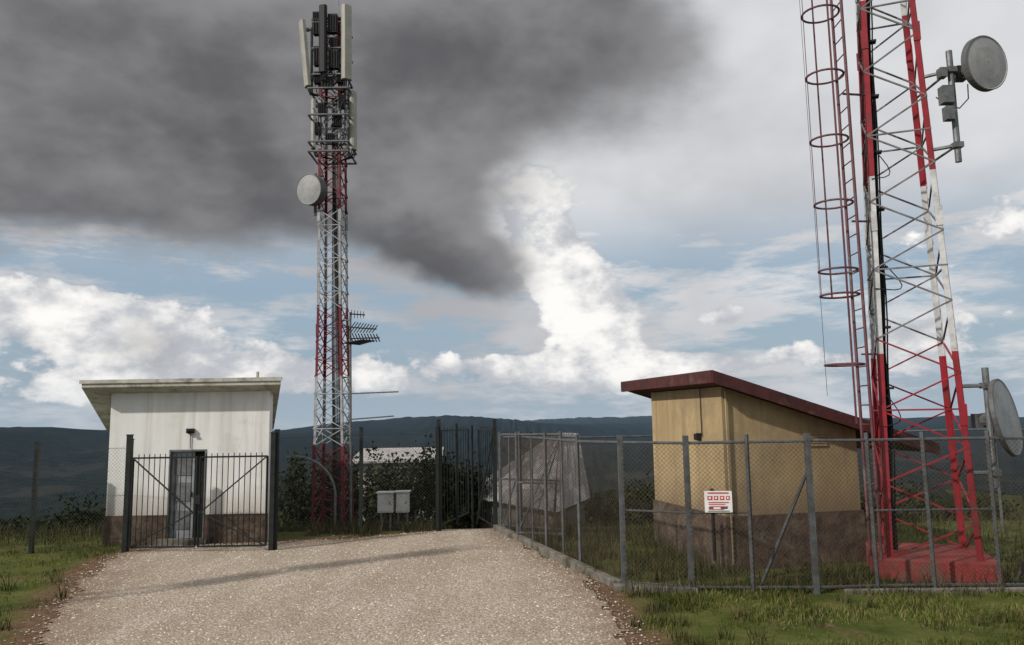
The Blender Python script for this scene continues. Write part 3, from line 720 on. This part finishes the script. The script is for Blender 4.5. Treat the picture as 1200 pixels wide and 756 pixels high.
def dark_fence(pts,ht,nm,step=.07):
    e=empty(nm); po=MB(); me=MB()
    for (x,y) in pts: po.box((x,y,H(x,y)+ht/2-.1),(.07,.07,ht+.2),0); po.box((x,y,H(x,y)+ht+.01),(.085,.085,.02),0)
    for a,b_ in zip(pts[:-1],pts[1:]):
        for hh in(.1,ht*.5,ht-.15): po.tube((*a,H(*a)+hh),(*b_,H(*b_)+hh),.004,4)
        clink(me,(a[0],a[1]-.04),(b_[0],b_[1]-.04),.05,ht-.12,step,.0015)
    po.obj("posts",[m_dark],e); me.obj("mesh",[m_wire],e); return e
dark_fence([(-7.2,14.6),(-9.05,14.75),(-11.2,14.9),(-13.4,15.1)],2.05,"chain_link_fence")
dark_fence([(-4.45,14.6),(-3.2,16.3),(-1.65,16.75)],2.2,"chain_link_fence")
dark_fence([(-6.9,21.5),(-5.7,22.1),(-4.6,22.6),(-3.4,23.1),(-2.3,23.5),(-1,24),(.2,24.5)],1.6,"chain_link_fence",.09)
def gate_leaf(mb,a,b_,z0,z1,bars,sec=.022,xbr=True):
    a=Vector((*a,0));b_=Vector((*b_,0)); 
    P=lambda t,z: a.lerp(b_,t)+Vector((0,0,z))
    for (p,q) in [(P(0,z0),P(1,z0)),(P(0,z1),P(1,z1)),(P(0,z0),P(0,z1)),(P(1,z0),P(1,z1))]: mb.tube(p,q,sec,4)
    for k in range(1,bars):
        t=k/bars; mb.tube(P(t,z0),P(t,z1+.07),.0085,4)
    if xbr:
        o=Vector((0,-.025,0)); zm=z0+.36*(z1-z0)
        mb.tube(P(0,z1)+o,P(1,zm)+o,.016,4); mb.tube(P(0,z0)+o,P(1,zm+.05)+o,.016,4)
e=empty("double_swing_gate"); mb=MB()
for x in(-7.2,-4.5): mb.box((x,14.55,1.02),(.085,.085,2.24)); mb.box((x,14.55,2.15),(.1,.1,.02))
gate_leaf(mb,(-7.1,14.52),(-5.9,14.5),.10,1.72,12); gate_leaf(mb,(-4.6,14.52),(-5.84,14.5),.10,1.72,12)
mb.box((-5.87,14.46,.95),(.1,.04,.16)); mb.obj("gate_frame",[m_dark],e)
e=empty("open_steel_gate"); mb=MB()
for x,y in((-1.62,16.8),(-.42,17.1)): mb.box((x,y,1.1),(.085,.085,2.5))
gate_leaf(mb,(-1.58,16.9),(-1.12,19.0),.1,2.1,10,xbr=False)
gate_leaf(mb,(-.46,17.2),(-.86,18.9),-.0,2.1,8,xbr=False)
mb.tube((-.42,17.1,2.2),(-.85,17.3,.05),.024,5); mb.tube((-1.3,17.6,2.25),(-1.3,17.6,0),.03,5); mb.tube((-1.0,18.6,2.2),(-1.0,18.6,-.2),.03,5)
mb.obj("gate_frame",[m_dark],e)

for (x,y,s) in((-2.86,17.4,(.34,.22,.42)),(-2.5,17.5,(.28,.2,.44))):
    e=empty("electrical_cabinet"); mb=MB(); z=H(x,y)
    mb.box((x,y,z+.62),s,0); mb.box((x,y-.01,z+.62+s[2]/2+.015),(s[0]+.06,s[1]+.08,.03),0); mb.box((x,y-s[1]/2-.008,z+.62),(s[0]*.85,.014,s[2]*.85),0)
    mb.box((x+s[0]*.3,y-s[1]/2-.02,z+.62),(.02,.02,.07),1)
    mb.tube((x-.1,y,z-.1),(x-.1,y,z+.42),.025,6,1); mb.tube((x+.1,y,z-.1),(x+.1,y,z+.42),.025,6,1)
    mb.obj("cabinet_body",[m_cab,m_galv],e,bevel=.006)
e=empty("cable_duct"); mb=MB()
mb.path([Vector((-5.05+.95*math.sin(t),17.9,1.55-.9*(1-math.cos(t)))) for t in np.linspace(-.2,1.5,12)],.03,7); mb.tube((-4.1,17.9,.72),(-4.1,17.9,-.3),.03,7)
mb.obj("pipe",[m_galv],e)

# grey sloped-roof shelter downhill
e=empty("sloped_roof_shelter"); mb=MB()
ap=Vector((1.25,22,1.9)); ap2=Vector((1.9,22.9,1.85)); base=[Vector((-1.55,21.6,.2)),Vector((.95,19.1,.02)),Vector((2.0,21.2,.15)),Vector((.8,24.4,.2))]
def slope(a,b_,ta,tb,n):
    nn=(b_-a).cross(ta-a).normalized()
    for i in range(n):
        for j in range(5):
            s0,s1=j/5,(j+1)/5+.004
            def pp(t,s): return a.lerp(b_,t).lerp(ta.lerp(tb,t),s)
            lift=nn*(.012*(5-j)); m=1 if random.random()<.3 else 0
            mb.add([pp(i/n,s0)+lift,pp((i+.5)/n,s0)+nn*.035+lift,pp((i+.5)/n,s1)+nn*.035+lift,pp(i/n,s1)+lift],[(0,1,2,3)],m)
            mb.add([pp((i+.5)/n,s0)+nn*.035+lift,pp((i+1)/n,s0)+lift,pp((i+1)/n,s1)+lift,pp((i+.5)/n,s1)+nn*.035+lift],[(0,1,2,3)],m)
slope(base[0],base[1],ap,ap+Vector((.05,-.05,0)),14); slope(base[1],base[2],ap,ap2,8); slope(base[2],base[3],ap2,ap2,8); slope(base[3],base[0],ap2,ap,12)
mb.obj("roof",[m_shed,m_shed2],e)
mb=MB(); mb.prism([(b_.x*.9+.1,b_.y*.9+2.2) for b_ in base],-2.5,.02); mb.obj("walls",[m_conc],e)
e=empty("low_storage_building"); mb=MB()
mb.prism([(-6.0,30),(-3.0,30.5),(-3.2,33),(-6.2,32.5)],-5,[.72]*4,1); mb.prism([(-6.3,29.7),(-2.8,30.2),(-3.0,33.2),(-6.4,32.8)],[.72,.72,1.1,1.1],[.8,.8,1.18,1.18],0)
for i in range(6): mb.box((-5.6+i*.45,29.98+.075*i,.35),(.2,.04,.3),2)
mb.obj("building_body",[m_shed2,m_roofw,m_int],e)

# ---------------------------------------------------------------- world
sun_dir=Vector((-.68,-.48,.58)).normalized()
w=bpy.data.worlds.new("World"); scene.world=w; w.use_nodes=True
try:
    w.cycles.sampling_method='MANUAL'; w.cycles.sample_map_resolution=256
except Exception as ex: print(ex)
nt=w.node_tree; N=nt.nodes; L=nt.links; bg=N["Background"]; bg.inputs[1].default_value=0.1
sky=N.new("ShaderNodeTexSky"); sky.sky_type='NISHITA'; sky.sun_disc=False
sky.sun_elevation=math.asin(sun_dir.z); sky.sun_rotation=math.atan2(sun_dir.x,sun_dir.y); sky.air_density=1.3; sky.dust_density=2
tc=N.new("ShaderNodeTexCoord"); D=tc.outputs["Generated"]
sx=N.new("ShaderNodeSeparateXYZ"); L.new(D,sx.inputs[0]); dx,dy,dz_=sx.outputs
mp=N.new("ShaderNodeMapping"); mp.inputs["Scale"].default_value=(1,1,1.6); L.new(D,mp.inputs[0]); V1=mp.outputs[0]
mp2=N.new("ShaderNodeMapping"); mp2.inputs["Scale"].default_value=(1,1,4.5); L.new(D,mp2.inputs[0]); V2=mp2.outputs[0]
az=math_('MULTIPLY',math_('ARCTAN2',dx,dy),57.2958); el=math_('MULTIPLY',math_('ARCSINE',dz_),57.2958)
nA=noise_node(3.2,4,0.55,V1).outputs[0]
vm=N.new("ShaderNodeVectorMath"); vm.operation='ADD'; vm.inputs[1].default_value=(7.3,2.1,4.4); L.new(V1,vm.inputs[0])
nB=noise_node(3.6,4,0.55,vm.outputs[0]).outputs[0]
def G(a,e_,ra,re,k=1.0,A=None,E=None):
    A=A or azd;E=E or eld
    p=math_('MULTIPLY_ADD',A,1/ra,-a/ra); q=math_('MULTIPLY_ADD',E,1/re,-e_/re)
    s_=math_('MULTIPLY_ADD',p,p,math_('MULTIPLY',q,q))
    return math_('MULTIPLY',math_('EXPONENT',math_('MULTIPLY',s_,-1)),k)
def SUM(l):
    o=l[0]
    for q in l[1:]: o=math_('ADD',o,q)
    return o
def SS(x,a,b_,lo=0,hi=1):
    m=N.new("ShaderNodeMapRange"); m.interpolation_type='SMOOTHSTEP'; L.new(x,m.inputs[0])
    for i,v in enumerate((a,b_,lo,hi)): m.inputs[i+1].default_value=v
    return m.outputs[0]
def sc(c,k=10): return tuple(v*k for v in c)
azd=math_('ADD',az,math_('MULTIPLY',math_('SUBTRACT',nA,.5),16)); eld=math_('ADD',el,math_('MULTIPLY',math_('SUBTRACT',nB,.5),11))
skyc=mix(0.8,sky.outputs[0],sc((.32,.43,.55)))
vdet=noise_node(4.5,6,0.64,V2).outputs[0]
v=SS(vdet,.44,.62)
upper=SS(el,9,17)
cov=math_('MAXIMUM',v,upper)
lum=SS(math_('ADD',math_('MULTIPLY',nA,.5),math_('MULTIPLY',nB,.5)),.36,.62)
rightb=SS(az,-8,22)
grey=mix(lum,sc((.42,.43,.455)),sc((.68,.69,.71)))
grey=mix(math_('MULTIPLY',rightb,.35),grey,sc((.78,.79,.81)))
c=mix(cov,skyc,grey)
puff=noise_node(9,5,0.56,V1).outputs[0]
puff2=noise_node(27,4,0.6,V1).outputs[0]
pf=math_('ADD',math_('MULTIPLY',puff,.7),math_('MULTIPLY',puff2,.3))
A2=math_('ADD',az,math_('MULTIPLY',math_('SUBTRACT',nA,.5),6)); E2=math_('ADD',el,math_('MULTIPLY',math_('SUBTRACT',nB,.5),5))
cm=SUM([G(2.6,15.4,3.4,4.2,.95,A2,E2),G(6.8,7.5,3.8,2.8,1.0,A2,E2),G(4.5,11,3.2,3,.8,A2,E2),G(-30,6.6,9,2.2,.85,A2,E2),G(-19,4.6,8,1.6,.55,A2,E2),G(15.5,6.7,2.2,1.2,.75,A2,E2),G(33,12,8,5,.45,A2,E2),G(2,3.2,18,1.5,.6,A2,E2),G(28,5,5,2.5,.6,A2,E2),G(-25,2.6,14,1.4,.6,A2,E2),G(12,3,12,1.2,.5,A2,E2)])
cme=math_('ADD',cm,math_('MULTIPLY',math_('SUBTRACT',pf,.5),1.8))
cmask=SS(cme,.42,.55)
clum=SS(math_('ADD',math_('ADD',math_('MULTIPLY',pf,.8),math_('MULTIPLY',cme,.14)),math_('MULTIPLY',math_('SUBTRACT',A2,az),-.02)),.40,.62)
ccol=mix(clum,sc((.50,.52,.56)),sc((1.0,.98,.95)))
c=mix(cmask,c,ccol)
dm=SUM([G(-30,25,20,10),G(-14,20,12,7.5),G(-5,12.5,5.5,5.2,.9),G(-2,28,14,9,.75),G(-38,17,12,6,.8),G(-24,4.9,5.5,1.6,.42),G(12,26,9,6,.3)])
dn=math_('ADD',dm,math_('MULTIPLY',math_('SUBTRACT',pf,.5),.5))
dmask=SS(dn,.24,.78)
core=SUM([G(-24,16.0,16,4.0,.6),G(-5,12,5,4,.6),G(-12,24,10,6,.2)])
dd_=math_('SUBTRACT',math_('ADD',math_('MULTIPLY',nB,.72),math_('MULTIPLY',pf,.28)),math_('MULTIPLY',core,.14))
dcol=mix(SS(dd_,.34,.62),sc((.10,.10,.108)),sc((.245,.242,.25)))
c=mix(math_('MULTIPLY',dmask,.95),c,dcol)
hz=SS(el,4.0,-1.0); c=mix(math_('MULTIPLY',hz,.6),c,sc((.44,.51,.58)))
L.new(c,bg.inputs[0])

sl=bpy.data.lights.new("sun",'SUN'); sl.energy=3.2; sl.angle=math.radians(1.2); sl.color=(1,.94,.86)
so=bpy.data.objects.new("sun",sl); scene.collection.objects.link(so)
so.rotation_euler=sun_dir.to_track_quat('Z','Y').to_euler()
